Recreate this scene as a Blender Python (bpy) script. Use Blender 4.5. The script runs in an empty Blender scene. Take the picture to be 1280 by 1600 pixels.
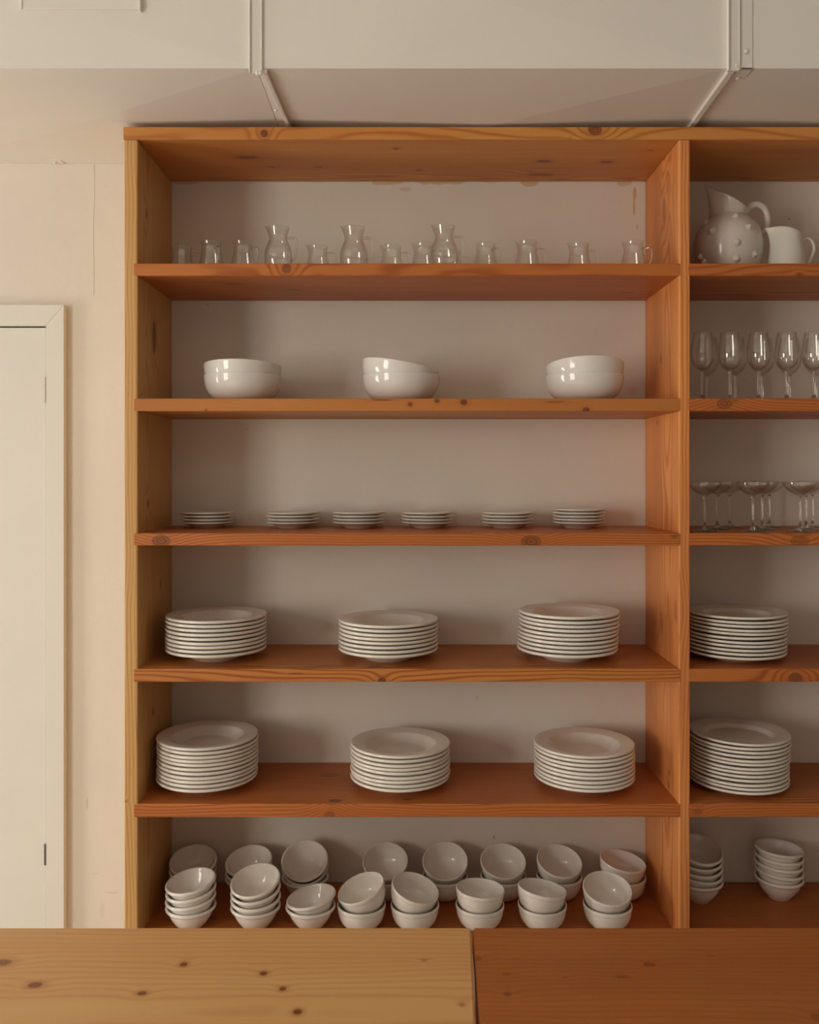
import bpy, bmesh, math, random
from mathutils import Vector, Matrix

random.seed(7)
S = bpy.context.scene
C = S.collection
R = math.radians

# ------------------------------------------------------------------ camera
F = 1381.0            # focal length in photo pixels (1280 wide)
VX, VY = 642.0, 742.0  # where the optical axis meets the photo
HC = 1.55             # camera height
DF = 2.07             # depth of the shelving's front plane
DW = 2.37             # depth of the back wall
PX = DF / F

cam = bpy.data.cameras.new('camera')
cam_o = bpy.data.objects.new('camera', cam)
C.objects.link(cam_o)
cam_o.location = (0, 0, HC)
cam_o.rotation_euler = (R(90), 0, 0)
cam.sensor_fit = 'HORIZONTAL'
cam.sensor_width = 36.0
cam.lens = 36.0 * F / 1280.0
cam.shift_x = -(VX - 640) / 1280.0
cam.shift_y = -(800 - VY) / 1280.0
cam.clip_start = 0.05
cam.dof.use_dof = True
cam.dof.focus_distance = 2.17
cam.dof.aperture_fstop = 5.6
S.camera = cam_o

# ------------------------------------------------------------------ light
w = bpy.data.worlds.new('world')
S.world = w
w.use_nodes = True
bg = w.node_tree.nodes['Background']
bg.inputs[0].default_value = (0.80, 0.88, 1.0, 1)
bg.inputs[1].default_value = 0.6


def area(name, loc, rot, sx, sy, power, col):
    l = bpy.data.lights.new(name, 'AREA')
    l.shape = 'RECTANGLE'
    l.size, l.size_y = sx, sy
    l.energy = power
    l.color = col
    o = bpy.data.objects.new(name, l)
    C.objects.link(o)
    o.location = loc
    o.rotation_euler = rot
    return o


XL = -3.40            # inner face of the window wall
# daylight in the window openings of the side wall (facing +X)
WIN = [(1.00, 1.70, 0.20, 1.60), (-2.40, -0.60, 0.75, 2.50)]
DAY = (1.0, 0.925, 0.825)
for i, (y0, y1, z0, z1) in enumerate(WIN):
    area('daylight', (XL - 0.10, (y0 + y1) / 2, (z0 + z1) / 2), (0, R(-90), 0),
         z1 - z0, y1 - y0, (52, 124)[i], DAY)

vs = S.view_settings
vs.view_transform = 'Standard'
vs.look = 'None'
vs.gamma = 1.0
vs.use_curve_mapping = False
vs.exposure = -0.18
S.cycles.transparent_max_bounces = 40
S.cycles.max_bounces = 10
S.cycles.diffuse_bounces = 6


# ------------------------------------------------------------------ helpers
def pix(x, y, d):
    return Vector(((x - VX) / F * d, d, HC - (y - VY) / F * d))


def on_z(x, y, z):
    return pix(x, y, (HC - z) * F / (y - VY))


def on_x(x, y, X):
    return pix(x, y, X * F / (x - VX))


def mesh_obj(name, bm, m, parent=None, smooth=False, loc=None):
    me = bpy.data.meshes.new(name)
    bmesh.ops.recalc_face_normals(bm, faces=bm.faces)
    bm.to_mesh(me)
    bm.free()
    if smooth:
        for p in me.polygons:
            p.use_smooth = True
    me.materials.append(m)
    o = bpy.data.objects.new(name, me)
    C.objects.link(o)
    if loc is not None:
        o.location = loc
    if parent is not None:
        o.parent = parent
        o.matrix_parent_inverse = Matrix.Identity(4)
    return o


def tag(o, label=None, cat=None, group=None, kind=None):
    if label:
        o['label'] = label
    if cat:
        o['category'] = cat
    if group:
        o['group'] = group
    if kind:
        o['kind'] = kind
    return o


def empty(name, loc):
    o = bpy.data.objects.new(name, None)
    o.empty_display_size = 0.05
    C.objects.link(o)
    o.location = loc
    return o


def add_box(bm, x0, x1, y0, y1, z0, z1, bev=0.0, seg=2):
    r = bmesh.ops.create_cube(bm, size=1.0)
    vs_ = r['verts']
    for v in vs_:
        v.co = Vector(((x0 + x1) / 2 + v.co.x * (x1 - x0),
                       (y0 + y1) / 2 + v.co.y * (y1 - y0),
                       (z0 + z1) / 2 + v.co.z * (z1 - z0)))
    if bev > 0:
        es = list({e for v in vs_ for e in v.link_edges})
        bmesh.ops.bevel(bm, geom=es, offset=bev, segments=seg, affect='EDGES', profile=0.5)


def box_obj(name, x0, x1, y0, y1, z0, z1, m, parent=None, bev=0.0, origin=None):
    """box given in world coordinates; origin in its centre (or as told); parent sits unrotated"""
    c = Vector(((x0 + x1) / 2, (y0 + y1) / 2, (z0 + z1) / 2)) if origin is None else Vector(origin)
    bm = bmesh.new()
    add_box(bm, x0 - c.x, x1 - c.x, y0 - c.y, y1 - c.y, z0 - c.z, z1 - c.z, bev)
    loc = c - (parent_world(parent) if parent is not None else Vector((0, 0, 0)))
    return mesh_obj(name, bm, m, parent, loc=loc)


def parent_world(p):
    v = Vector((0, 0, 0))
    while p is not None:
        v = v + Vector(p.location)
        p = p.parent
    return v


def catmull(pts, n=4):
    out = []
    for i in range(len(pts) - 1):
        p0 = pts[max(i - 1, 0)]
        p1, p2 = pts[i], pts[i + 1]
        p3 = pts[min(i + 2, len(pts) - 1)]
        for k in range(n):
            t = k / n
            out.append(tuple(0.5 * ((2 * b) + (-a + c) * t + (2 * a - 5 * b + 4 * c - d) * t * t
                                    + (-a + 3 * b - 3 * c + d) * t ** 3)
                             for a, b, c, d in zip(p0, p1, p2, p3)))
    out.append(tuple(pts[-1]))
    return out


def lathe_bm(profile, seg=56, warp=None, close_axis=True):
    """profile: list of (r, z); r == 0 closes on the axis"""
    bm = bmesh.new()
    rings = []
    for (r, z) in profile:
        if r <= 1e-5:
            rings.append([bm.verts.new((0, 0, z))])
        else:
            ring = []
            for k in range(seg):
                a = 2 * math.pi * k / seg
                p = Vector((r * math.cos(a), r * math.sin(a), z))
                if warp:
                    p = warp(p, a, r, z)
                ring.append(bm.verts.new(p))
            rings.append(ring)
    for a, b in zip(rings[:-1], rings[1:]):
        na, nb = len(a), len(b)
        for k in range(seg):
            k2 = (k + 1) % seg
            if na == 1 and nb == 1:
                continue
            if na == 1:
                bm.faces.new((a[0], b[k], b[k2]))
            elif nb == 1:
                bm.faces.new((a[k], b[0], a[k2]))
            else:
                bm.faces.new((a[k], b[k], b[k2], a[k2]))
    return bm


def tube_bm(pts, rad, seg=10, cap=True):
    bm = bmesh.new()
    pts = [Vector(p) for p in pts]
    n = len(pts)
    rads = rad if isinstance(rad, (list, tuple)) else [rad] * n
    prev = None
    rings = []
    for i, p in enumerate(pts):
        t = (pts[min(i + 1, n - 1)] - pts[max(i - 1, 0)]).normalized()
        if prev is None:
            up = Vector((0, 1, 0)) if abs(t.y) < 0.9 else Vector((1, 0, 0))
            u = t.cross(up).normalized()
        else:
            u = (prev - t * prev.dot(t)).normalized()
        prev = u
        v = t.cross(u)
        rings.append([bm.verts.new(p + (u * math.cos(2 * math.pi * k / seg) + v * math.sin(2 * math.pi * k / seg)) * rads[i])
                      for k in range(seg)])
    for a, b in zip(rings[:-1], rings[1:]):
        for k in range(seg):
            bm.faces.new((a[k], a[(k + 1) % seg], b[(k + 1) % seg], b[k]))
    if cap:
        bm.faces.new(rings[0])
        bm.faces.new(rings[-1])
    return bm


ORD = ['zeroth', 'first', 'second', 'third', 'fourth', 'fifth', 'sixth', 'seventh', 'eighth',
       'ninth', 'tenth', 'eleventh', 'twelfth', 'thirteenth', 'fourteenth']
NUM = ['zero', 'one', 'two', 'three', 'four', 'five', 'six', 'seven', 'eight', 'nine', 'ten',
       'eleven', 'twelve', 'thirteen', 'fourteen']


# ------------------------------------------------------------------ materials
class NT:
    def __init__(self, name):
        self.m = bpy.data.materials.new(name)
        self.m.use_nodes = True
        self.t = self.m.node_tree
        self.b = self.t.nodes['Principled BSDF']

    def n(self, typ, **kw):
        nd = self.t.nodes.new(typ)
        for k, v in kw.items():
            setattr(nd, k, v)
        return nd

    def put(self, sock, v):
        if isinstance(v, bpy.types.NodeSocket):
            self.t.links.new(v, sock)
        elif isinstance(v, (tuple, list)) and len(v) == 3 and sock.type == 'RGBA':
            sock.default_value = (*v, 1)
        else:
            sock.default_value = v

    def math(self, op, a, b=None, c=None, clamp=False):
        nd = self.n('ShaderNodeMath', operation=op, use_clamp=clamp)
        self.put(nd.inputs[0], a)
        if b is not None:
            self.put(nd.inputs[1], b)
        if c is not None:
            self.put(nd.inputs[2], c)
        return nd.outputs[0]

    def vec(self, op, a, b=None):
        nd = self.n('ShaderNodeVectorMath', operation=op)
        self.put(nd.inputs[0], a)
        if b is not None:
            self.put(nd.inputs[1], b)
        return nd.outputs['Value'] if op in ('LENGTH', 'DISTANCE', 'DOT_PRODUCT') else nd.outputs[0]

    def mix(self, f, a, b, blend='MIX'):
        nd = self.n('ShaderNodeMix', data_type='RGBA', blend_type=blend)
        self.put(nd.inputs[0], f)
        self.put(nd.inputs[6], a)
        self.put(nd.inputs[7], b)
        return nd.outputs[2]

    def noise(self, v, scale=1.0, detail=2.0, rough=0.5, dist=0.0):
        nd = self.n('ShaderNodeTexNoise')
        self.put(nd.inputs['Vector'], v)
        nd.inputs['Scale'].default_value = scale
        nd.inputs['Detail'].default_value = detail
        nd.inputs['Roughness'].default_value = rough
        nd.inputs['Distortion'].default_value = dist
        return nd.outputs['Fac']

    def remap(self, v, a, b, c=0.0, d=1.0, smooth=False):
        nd = self.n('ShaderNodeMapRange', clamp=True)
        if smooth:
            nd.interpolation_type = 'SMOOTHSTEP'
        self.put(nd.inputs[0], v)
        for k, x in zip((1, 2, 3, 4), (a, b, c, d)):
            nd.inputs[k].default_value = x
        return nd.outputs[0]

    def bump(self, h, strength=0.2, dist=0.001):
        nd = self.n('ShaderNodeBump')
        nd.inputs['Strength'].default_value = strength
        nd.inputs['Distance'].default_value = dist
        self.put(nd.inputs['Height'], h)
        self.put(self.b.inputs['Normal'], nd.outputs[0])

    def coords(self, which='Object'):
        return self.n('ShaderNodeTexCoord').outputs[which]

    def set(self, **kw):
        for k, v in kw.items():
            self.put(self.b.inputs[k.replace('_', ' ')], v)


def pine(name, centre, axis, light, dark, knots=(), seed=0.0, period=0.0066, rough=0.45, red=(0.41, 0.11, 0.026), redness=0.5,
         ring=0.98):
    """sawn, oiled pine; knots: (world position, radius, elongation along the grain, darkness)"""
    rnd = random.Random(seed * 13.7 + 1)
    k = NT('pine_wood')
    co = k.coords('Object')
    sep = k.n('ShaderNodeSeparateXYZ')
    k.put(sep.inputs[0], co)
    ix = {'x': (0, 1, 2), 'z': (2, 0, 1), 'y': (1, 0, 2)}[axis]
    u, v, ww = (sep.outputs[i] for i in ix)
    comb = k.n('ShaderNodeCombineXYZ')
    k.put(comb.inputs[0], u)
    k.put(comb.inputs[1], v)
    k.put(comb.inputs[2], ww)
    off = (rnd.uniform(0, 50), rnd.uniform(0, 50), rnd.uniform(0, 50))
    g = k.vec('ADD', comb.outputs[0], off)
    wob = k.noise(k.vec('MULTIPLY', g, (1.6, 7.0, 7.0)), 1.0, 2.5)
    r0 = k.math('SQRT', k.math('ADD', k.math('POWER', k.math('ADD', v, rnd.choice((-1, 1)) * rnd.uniform(0.03, 0.2)), 2.0),
                               k.math('POWER', k.math('ADD', ww, rnd.choice((-1, 1)) * rnd.uniform(0.02, 0.08)), 2.0)))
    r = k.math('MULTIPLY_ADD', wob, 0.045, r0)
    kd = None
    kr = None
    kc = None
    for (p, rad, el, dk) in knots:
        d = Vector(p) - Vector(centre)
        loc = (d[ix[0]], d[ix[1]], d[ix[2]])
        q = k.vec('MULTIPLY', k.vec('SUBTRACT', comb.outputs[0], loc), (1 / (rad * el), 1 / rad, 1 / rad))
        L = k.vec('LENGTH', q)
        bul = k.math('MULTIPLY', k.math('EXPONENT', k.math('MULTIPLY', k.math('POWER', k.math('MULTIPLY', L, 0.33), 2.0), -1.0)),
                     rad * 1.4)
        r = k.math('ADD', r, bul)
        msk = k.math('MULTIPLY', k.remap(L, 1.08, 0.82, 0, 1, True), dk)
        halo = k.math('MULTIPLY', k.remap(L, 2.6, 0.9, 0, 1, True), 0.45 * dk)
        Ln = k.math('MULTIPLY_ADD', wob, 0.5, L)
        ringk = k.math('MULTIPLY', k.math('MULTIPLY_ADD', k.math('SINE', k.math('MULTIPLY', Ln, 15.0)), 0.5, 0.5), k.remap(L, 1.3, 1.2))
        kc = ringk if kc is None else k.math('MAXIMUM', kc, ringk)
        kd = msk if kd is None else k.math('MAXIMUM', kd, msk)
        kr = halo if kr is None else k.math('MAXIMUM', kr, halo)
    s = k.math('SINE', k.math('MULTIPLY', r, 2 * math.pi / period))
    t = k.math('POWER', k.math('MULTIPLY_ADD', s, 0.5, 0.5), 2.8)
    fib = k.noise(k.vec('MULTIPLY', g, (5.0, 260.0, 260.0)), 1.0, 2.0)
    tone = k.noise(k.vec('MULTIPLY', g, (1.1, 9.0, 9.0)), 1.0, 2.0)
    band = k.noise(k.vec('MULTIPLY', g, (0.8, 38.0, 38.0)), 1.0, 1.0)
    f = k.math('MULTIPLY', t, ring)
    f = k.math('ADD', f, k.math('MULTIPLY_ADD', fib, 0.5, -0.25), clamp=True)
    f = k.math('ADD', f, k.math('MULTIPLY_ADD', band, 0.4, -0.2), clamp=True)
    base = k.mix(f, light, dark)
    base = k.mix(k.math('MULTIPLY', k.remap(tone, 0.35, 0.68), redness), base, red)
    # small pin knots scattered by the grain
    vor = k.n('ShaderNodeTexVoronoi')
    k.put(vor.inputs['Vector'], k.vec('MULTIPLY', g, (5.0, 8.5, 8.5)))
    vor.inputs['Scale'].default_value = 1.0
    sc = k.n('ShaderNodeSeparateColor')
    k.put(sc.inputs[0], vor.outputs['Color'])
    pin = k.math('MULTIPLY', k.remap(vor.outputs['Distance'], 0.075, 0.03, 0, 0.7, True),
                 k.math('GREATER_THAN', sc.outputs[0], 0.62))
    base = k.mix(pin, base, (0.16, 0.055, 0.02))
    if kd is not None:
        base = k.mix(kr, base, (0.42, 0.13, 0.04))
        kn = k.noise(k.vec('MULTIPLY', g, (150.0, 150.0, 150.0)), 1.0, 1.0)
        kq = k.math('MULTIPLY_ADD', kc, 0.55, k.math('MULTIPLY', kn, 0.45), clamp=True)
        base = k.mix(kd, base, k.mix(kq, (0.045, 0.014, 0.007), (0.34, 0.105, 0.03)))
    k.set(Base_Color=base, Roughness=k.math('MULTIPLY_ADD', fib, 0.2, rough - 0.1), Specular_IOR_Level=0.35)
    k.bump(k.math('ADD', t, fib), 0.12, 0.0006)
    return k.m


def paint(name, col, bump=0.25, rough=0.6, stains=(), scuffs=(), var=0.05):
    k = NT(name)
    co = k.coords('Object')
    n1 = k.noise(co, 3.0, 3.0)
    n2 = k.noise(co, 60.0, 3.0, 0.6)
    n3 = k.noise(k.vec('MULTIPLY', co, (1.0, 1.0, 0.35)), 24.0, 3.0, 0.6)
    base = k.mix(k.remap(n1, 0.3, 0.7), col, tuple(c * (1 - var) for c in col))
    wv = k.noise(co, 34.0, 2.0)
    for lst, c in ((stains, (0.60, 0.37, 0.11)), (scuffs, (0.40, 0.33, 0.27))):
        msk = None
        for (x, z, rx, rz, a) in lst:
            q = k.vec('MULTIPLY', k.vec('SUBTRACT', co, (x, 0, z)), (1 / rx, 0.0, 1 / rz))
            L = k.math('MULTIPLY_ADD', wv, 1.3, k.math('ADD', k.vec('LENGTH', q), -0.65))
            mk = k.math('MULTIPLY', k.remap(L, 1.05, 0.75, 0, 1, True), a)
            msk = mk if msk is None else k.math('MAXIMUM', msk, mk)
        if msk is not None:
            base = k.mix(msk, base, c)
    k.set(Base_Color=base, Roughness=rough, Specular_IOR_Level=0.3)
    k.bump(k.math('ADD', k.math('MULTIPLY', n2, 0.5), n3), bump, 0.002)
    return k.m


def plain(name, col, rough=0.5, metal=0.0, spec=0.5):
    k = NT(name)
    n = k.noise(k.coords('Object'), 40.0, 2.0)
    k.set(Base_Color=k.mix(n, col, tuple(c * 0.93 for c in col)), Roughness=rough, Metallic=metal, Specular_IOR_Level=spec)
    return k.m


def ceramic(name, col, rough=0.14, var=0.03, bump=0.0, coat=0.0):
    k = NT(name)
    co = k.coords('Object')
    n = k.noise(co, 22.0, 3.0)
    k.set(Base_Color=k.mix(n, col, tuple(c * (1 - var * 2) for c in col)), Roughness=rough, Specular_IOR_Level=0.5)
    if coat:
        k.set(Coat_Weight=coat, Coat_Roughness=0.05)
    if bump:
        k.bump(k.noise(co, 35.0, 2.0), bump, 0.003)
    return k.m


def thin_glass(name):
    k = NT(name)
    lw = k.n('ShaderNodeLayerWeight')
    lw.inputs['Blend'].default_value = 0.5
    fc = lw.outputs['Facing']
    fac = k.math('MULTIPLY_ADD', k.math('POWER', fc, 4.0), 0.6, 0.055)
    tr = k.n('ShaderNodeBsdfTransparent')
    k.put(tr.inputs[0], k.mix(k.math('POWER', fc, 3.0), (0.985, 0.985, 0.98), (0.74, 0.72, 0.68)))
    gl = k.n('ShaderNodeBsdfGlossy')
    gl.inputs['Roughness'].default_value = 0.03
    gl.inputs[0].default_value = (1, 1, 1, 1)
    mx = k.n('ShaderNodeMixShader')
    k.put(mx.inputs[0], fac)
    k.put(mx.inputs[1], tr.outputs[0])
    k.put(mx.inputs[2], gl.outputs[0])
    k.put(k.t.nodes['Material Output'].inputs[0], mx.outputs[0])
    return k.m


def solid_glass(name):
    k = NT(name)
    k.set(Base_Color=(0.97, 0.97, 0.96), Roughness=0.0, IOR=1.48, Transmission_Weight=1.0)
    return k.m


STAINS = []
for (x, y, w_, h_, a) in ((290, 284, 26, 5, 0.5), (608, 284, 34, 6, 0.5), (690, 283, 42, 6, 0.6), (762, 283, 16, 4, 0.3),
                          (829, 286, 16, 6, 0.6), (977, 285, 13, 6, 0.45), (992, 301, 3, 12, 0.7), (991, 322, 2.2, 16, 0.7),
                          (996, 354, 2.2, 4, 0.5), (988, 611, 7, 6, 0.25), (634, 296, 10, 4, 0.3)):
    p = pix(x, y, DW)
    STAINS.append((p.x, p.z, w_ / F * DW, h_ / F * DW, a))
SCUFFS = []
for (x, y, w_, h_, a) in ((136, 1254, 1.6, 11, 0.35), (772, 1308, 1.6, 4, 0.9), (175, 1395, 12, 2.0, 0.2), (150, 1365, 9, 2, 0.15),
                          (115, 1430, 4, 14, 0.10), (160, 1420, 4, 16, 0.12), (324, 476, 3, 2, 0.4), (1235, 1226, 12, 8, 0.35),
                          (1233, 342, 3, 2, 0.6), (745, 1090, 2, 5, 0.3), (386, 670, 2, 2, 0.3)):
    p = pix(x, y, DW)
    SCUFFS.append((p.x, p.z, w_ / F * DW, h_ / F * DW, a))

PAINT = (0.80, 0.75, 0.675)
M_wall = paint('wall_paint', PAINT, 0.35, 0.6, STAINS, SCUFFS)
M_room = paint('room_paint', (0.42, 0.40, 0.37), 0.25, 0.7)
M_ceil = paint('ceiling_paint', (0.82, 0.80, 0.76), 0.15, 0.7)
M_duct = paint('duct_paint', (0.80, 0.775, 0.73), 0.10, 0.5, var=0.03)
M_door = paint('door_paint', (0.80, 0.785, 0.73), 0.15, 0.45, var=0.04)
M_floor = plain('floor_boards', (0.74, 0.70, 0.64), 0.5)
M_soup = ceramic('stoneware_glaze', (0.84, 0.80, 0.73), 0.15)
M_saucer = ceramic('saucer_glaze', (0.80, 0.77, 0.71), 0.2)
M_bowlw = ceramic('white_porcelain', (0.84, 0.83, 0.80), 0.09)
M_small = ceramic('small_bowl_glaze', (0.87, 0.835, 0.78), 0.06)
M_pitch = ceramic('pitcher_glaze', (0.74, 0.69, 0.63), 0.16, 0.08, 0.12)
M_cream = ceramic('creamer_glaze', (0.78, 0.77, 0.70), 0.16)
M_thin = thin_glass('thin_glass')
M_solid = solid_glass('solid_glass')
M_screw = plain('painted_screw', (0.78, 0.76, 0.72), 0.35)
M_hinge = plain('hinge_metal', (0.62, 0.58, 0.53), 0.4, 0.4)
M_hinge2 = plain('worn_hinge_metal', (0.16, 0.14, 0.13), 0.5, 0.5)
M_gap_shade = plain('painted_gap_shade', (0.03, 0.025, 0.02), 0.95)  # near-black colour standing in for shade around the door leaf

# ------------------------------------------------------------------ the room
XR, YB, ZC, T = 3.1, -4.0, 2.95, 0.12


def wall(name, boxes, m):
    bm = bmesh.new()
    for b in boxes:
        add_box(bm, *b)
    return tag(mesh_obj(name, bm, m), kind='structure')


wall('floor', [(XL - T, XR + T, YB - T, DW + T, -0.1, 0.0)], M_floor)
wall('ceiling', [(XL - T, XR + T, YB - T, DW + T, ZC, ZC + 0.1)], M_ceil)
wall_back = wall('wall_back', [(XL - T, XR + T, DW, DW + T, 0, ZC)], M_wall)
wall('wall_right', [(XR, XR + T, YB, DW, 0, ZC)], M_room)
wall('wall_front', [(XL - T, XR + T, YB - T, YB, 0, ZC)], M_room)
lb = []
edge = YB
for (y0, y1, z0, z1) in sorted(WIN):
    lb.append((XL - T, XL, edge, y0, 0, ZC))
    lb.append((XL - T, XL, y0, y1, 0, z0))
    lb.append((XL - T, XL, y0, y1, z1, ZC))
    edge = y1
lb.append((XL - T, XL, edge, DW, 0, ZC))
wall('wall_left', lb, M_room)
for i, (y0, y1, z0, z1) in enumerate(WIN):
    bm = bmesh.new()
    f_ = 0.045
    x0, x1 = XL - 0.07, XL - 0.02
    add_box(bm, x0, x1, y0, y0 + f_, z0, z1)
    add_box(bm, x0, x1, y1 - f_, y1, z0, z1)
    add_box(bm, x0, x1, y0, y1, z0, z0 + f_)
    add_box(bm, x0, x1, y0, y1, z1 - f_, z1)
    add_box(bm, x0 + 0.01, x1 - 0.01, (y0 + y1) / 2 - 0.018, (y0 + y1) / 2 + 0.018, z0, z1)
    tag(mesh_obj('window_%d' % (i + 1), bm, M_door), kind='structure')

# paint ridge running down the wall beside the shelving
a, b = pix(147, 258, DW), pix(146, 462, DW)
pts = [Vector((a.x + (b.x - a.x) * t + 0.0012 * math.sin(t * 9), DW - 0.0002, a.z + (b.z - a.z) * t)) for t in [i / 10 for i in range(11)]]
mesh_obj('paint_ridge', tube_bm(pts, 0.0007, 6), M_wall, wall_back, True)

# ------------------------------------------------------------------ door
CT = 0.022   # casing thickness
dF = DW - CT
cx1 = pix(100, 0, dF).x
cx0 = pix(71.5, 0, dF).x
ctop = pix(0, 476, dF).z
dtop = pix(0, 509, dF).z
door_w = 0.78
dx0 = cx0 - door_w
door = tag(empty('door_1', (dx0 + door_w / 2, DW, 0)), 'plain painted flush door in the wall beside the shelving', kind='structure')
dslab = box_obj('door_leaf', dx0, cx0 - 0.0025, DW - 0.016, DW - 0.002, 0.008, dtop - 0.004, M_door, door, 0.0015)
# casing: side, head, side with mitred corners
wc = cx1 - cx0


def casing(pts, name):
    bm = bmesh.new()
    o = parent_world(door)
    lo = [bm.verts.new((x - o.x, dF - o.y, z)) for x, z in pts]
    hi = [bm.verts.new((x - o.x, DW - 0.0005 - o.y, z)) for x, z in pts]
    bm.faces.new(lo)
    bm.faces.new(hi)
    n = len(pts)
    for i in range(n):
        bm.faces.new((lo[i], lo[(i + 1) % n], hi[(i + 1) % n], hi[i]))
    bmesh.ops.bevel(bm, geom=[e for e in bm.edges], offset=0.0012, segments=1, affect='EDGES')
    return mesh_obj(name, bm, M_door, door)


casing([(cx0, 0), (cx1, 0), (cx1, ctop), (cx0, dtop)], 'door_casing')
casing([(dx0 - wc, 0), (dx0, 0), (dx0, dtop), (dx0 - wc, ctop)], 'door_casing')
casing([(dx0, dtop), (cx0, dtop), (cx1, ctop), (dx0 - wc, ctop)], 'door_head_casing')
# dark sheet behind the leaf; its colour stands in for shade in the gap
box_obj('door_gap_shade', dx0, cx0, DW - 0.0014, DW - 0.0004, 0.0, dtop, M_gap_shade, door)
for (y0, y1, m) in ((589, 629, M_hinge), (1319, 1352, M_hinge2)):
    zt, zb = pix(70, y0, dF).z, pix(70, y1, dF).z
    h = zt - zb
    for q in range(3):
        bm = lathe_bm([(0, 0), (0.0042, 0), (0.0042, h / 3 - 0.0012), (0, h / 3 - 0.0012)], 12)
        mesh_obj('hinge_knuckle', bm, m, door, loc=Vector((cx0 - 0.0015, dF + 0.003, zb + q * h / 3)) - parent_world(door))
bm = lathe_bm(catmull([(0, -0.055), (0.012, -0.053), (0.024, -0.045), (0.024, -0.035), (0.011, -0.022), (0.011, -0.004), (0.022, 0.0)], 2), 20)
bmesh.ops.rotate(bm, verts=bm.verts, cent=(0, 0, 0), matrix=Matrix.Rotation(R(-90), 3, 'X'))
mesh_obj('door_knob', bm, M_hinge, door, True, loc=Vector((dx0 + 0.06, DW - 0.017, 1.0)) - parent_world(door))

# ------------------------------------------------------------------ ventilation duct
ZU = HC + 0.8357      # underside
YD = 1.817            # front face
HD = 0.272
duct = tag(empty('ventilation_duct', (0, (YD + DW) / 2, ZU)), 'white painted sheet metal duct running along the wall above the shelving', 'duct')
DO = parent_world(duct)
S1a, S1b = pix(401, 0, YD).x, pix(1146, 0, YD).x


def duct_section(x0, x1):
    bm = bmesh.new()
    y0, y1, z0, z1 = YD, DW - 0.0005, ZU, ZU + HD
    V = lambda x, y, z: bm.verts.new(Vector((x, y, z)) - DO)
    g = 0.0006
    x0 += g
    x1 -= g
    a, b, c, d = V(x0, y0, z0), V(x1, y0, z0), V(x1, y0, z1), V(x0, y0, z1)
    e, f, g_, h = V(x0, y1, z0), V(x1, y1, z0), V(x1, y1, z1), V(x0, y1, z1)
    xm = (x0 + x1) / 2
    fc = V(xm, y0 - 0.009, (z0 + z1) / 2)
    uc = V(xm, (y0 + y1) / 2, z0 - 0.013)
    for p, q in ((a, b), (b, c), (c, d), (d, a)):
        bm.faces.new((p, q, fc))
    for p, q in ((a, e), (e, f), (f, b), (b, a)):
        bm.faces.new((p, q, uc))
    bm.faces.new((d, c, g_, h))
    bm.faces.new((a, d, h, e))
    bm.faces.new((b, f, g_, c))
    bm.faces.new((e, h, g_, f))
    return mesh_obj('duct_section', bm, M_duct, duct)


L_ = S1b - S1a
xs = [XL + 0.001, S1a - L_, S1a, S1b, S1b + L_, XR - 0.001]
for q in range(len(xs) - 1):
    duct_section(xs[q], xs[q + 1])


def dbox(name, x0, x1, y0, y1, z0, z1, bev=0.001):
    return box_obj(name, x0, x1, y0, y1, z0, z1, M_duct, duct, bev)


def screw(p, dirn, r=0.0042):
    bm = lathe_bm(catmull([(0, -0.001), (r * 1.15, 0), (r, r * 0.5), (r * 0.5, r * 0.85), (0, r * 0.95)], 2), 10)
    o = mesh_obj('screw', bm, M_screw, duct, True, loc=Vector(p) - DO)
    if dirn == 'y':
        o.rotation_euler = (R(90), 0, 0)
    else:
        o.rotation_euler = (R(180), 0, 0)


def fin(pts_top, wid, h):
    """seam strip lying under the duct, from pts_top[0] to pts_top[1] in plan"""
    (xa, ya), (xb, yb) = pts_top
    bm = bmesh.new()
    vsx = []
    for x, y in ((xa, ya), (xb, yb)):
        for dx in (-wid / 2, wid / 2):
            for z in (ZU + 0.001, ZU - h):
                vsx.append(bm.verts.new(Vector((x + dx, y, z)) - DO))
    A = vsx
    for q in ((0, 1, 3, 2), (4, 5, 7, 6), (0, 1, 5, 4), (2, 3, 7, 6), (0, 2, 6, 4), (1, 3, 7, 5)):
        bm.faces.new([A[i] for i in q])
    bmesh.ops.bevel(bm, geom=list(bm.edges), offset=0.0008, segments=1, affect='EDGES')
    return mesh_obj('seam_strip', bm, M_duct, duct)


zend = ZU - 0.011
# seam 1: flat cleat down the front, ridge under the duct
xa, xb = pix(391, 0, YD).x, pix(409.5, 0, YD).x
dbox('seam_cleat', xa, xb, YD - 0.004, YD + 0.001, zend, ZU + HD + 0.001)
dbox('cleat_edge', xa - 0.0015, xa + 0.0015, YD - 0.008, YD - 0.001, zend - 0.001, ZU + HD)
dbox('cleat_edge', xb - 0.001, xb + 0.001, YD - 0.006, YD - 0.001, zend + 0.006, ZU + HD)
e1 = on_z(446, 193, ZU)
fin([(pix(413.5, 0, YD).x, YD + 0.002), (e1.x + 0.02, DW - 0.003)], 0.009, 0.010)
p = on_z(431, 172, ZU)
screw((p.x, p.y, ZU), 'z', 0.004)
for x in (403, 407.5):
    p = pix(x, 116, YD)
    screw((p.x, YD - 0.004, p.z), 'y', 0.004)
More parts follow.
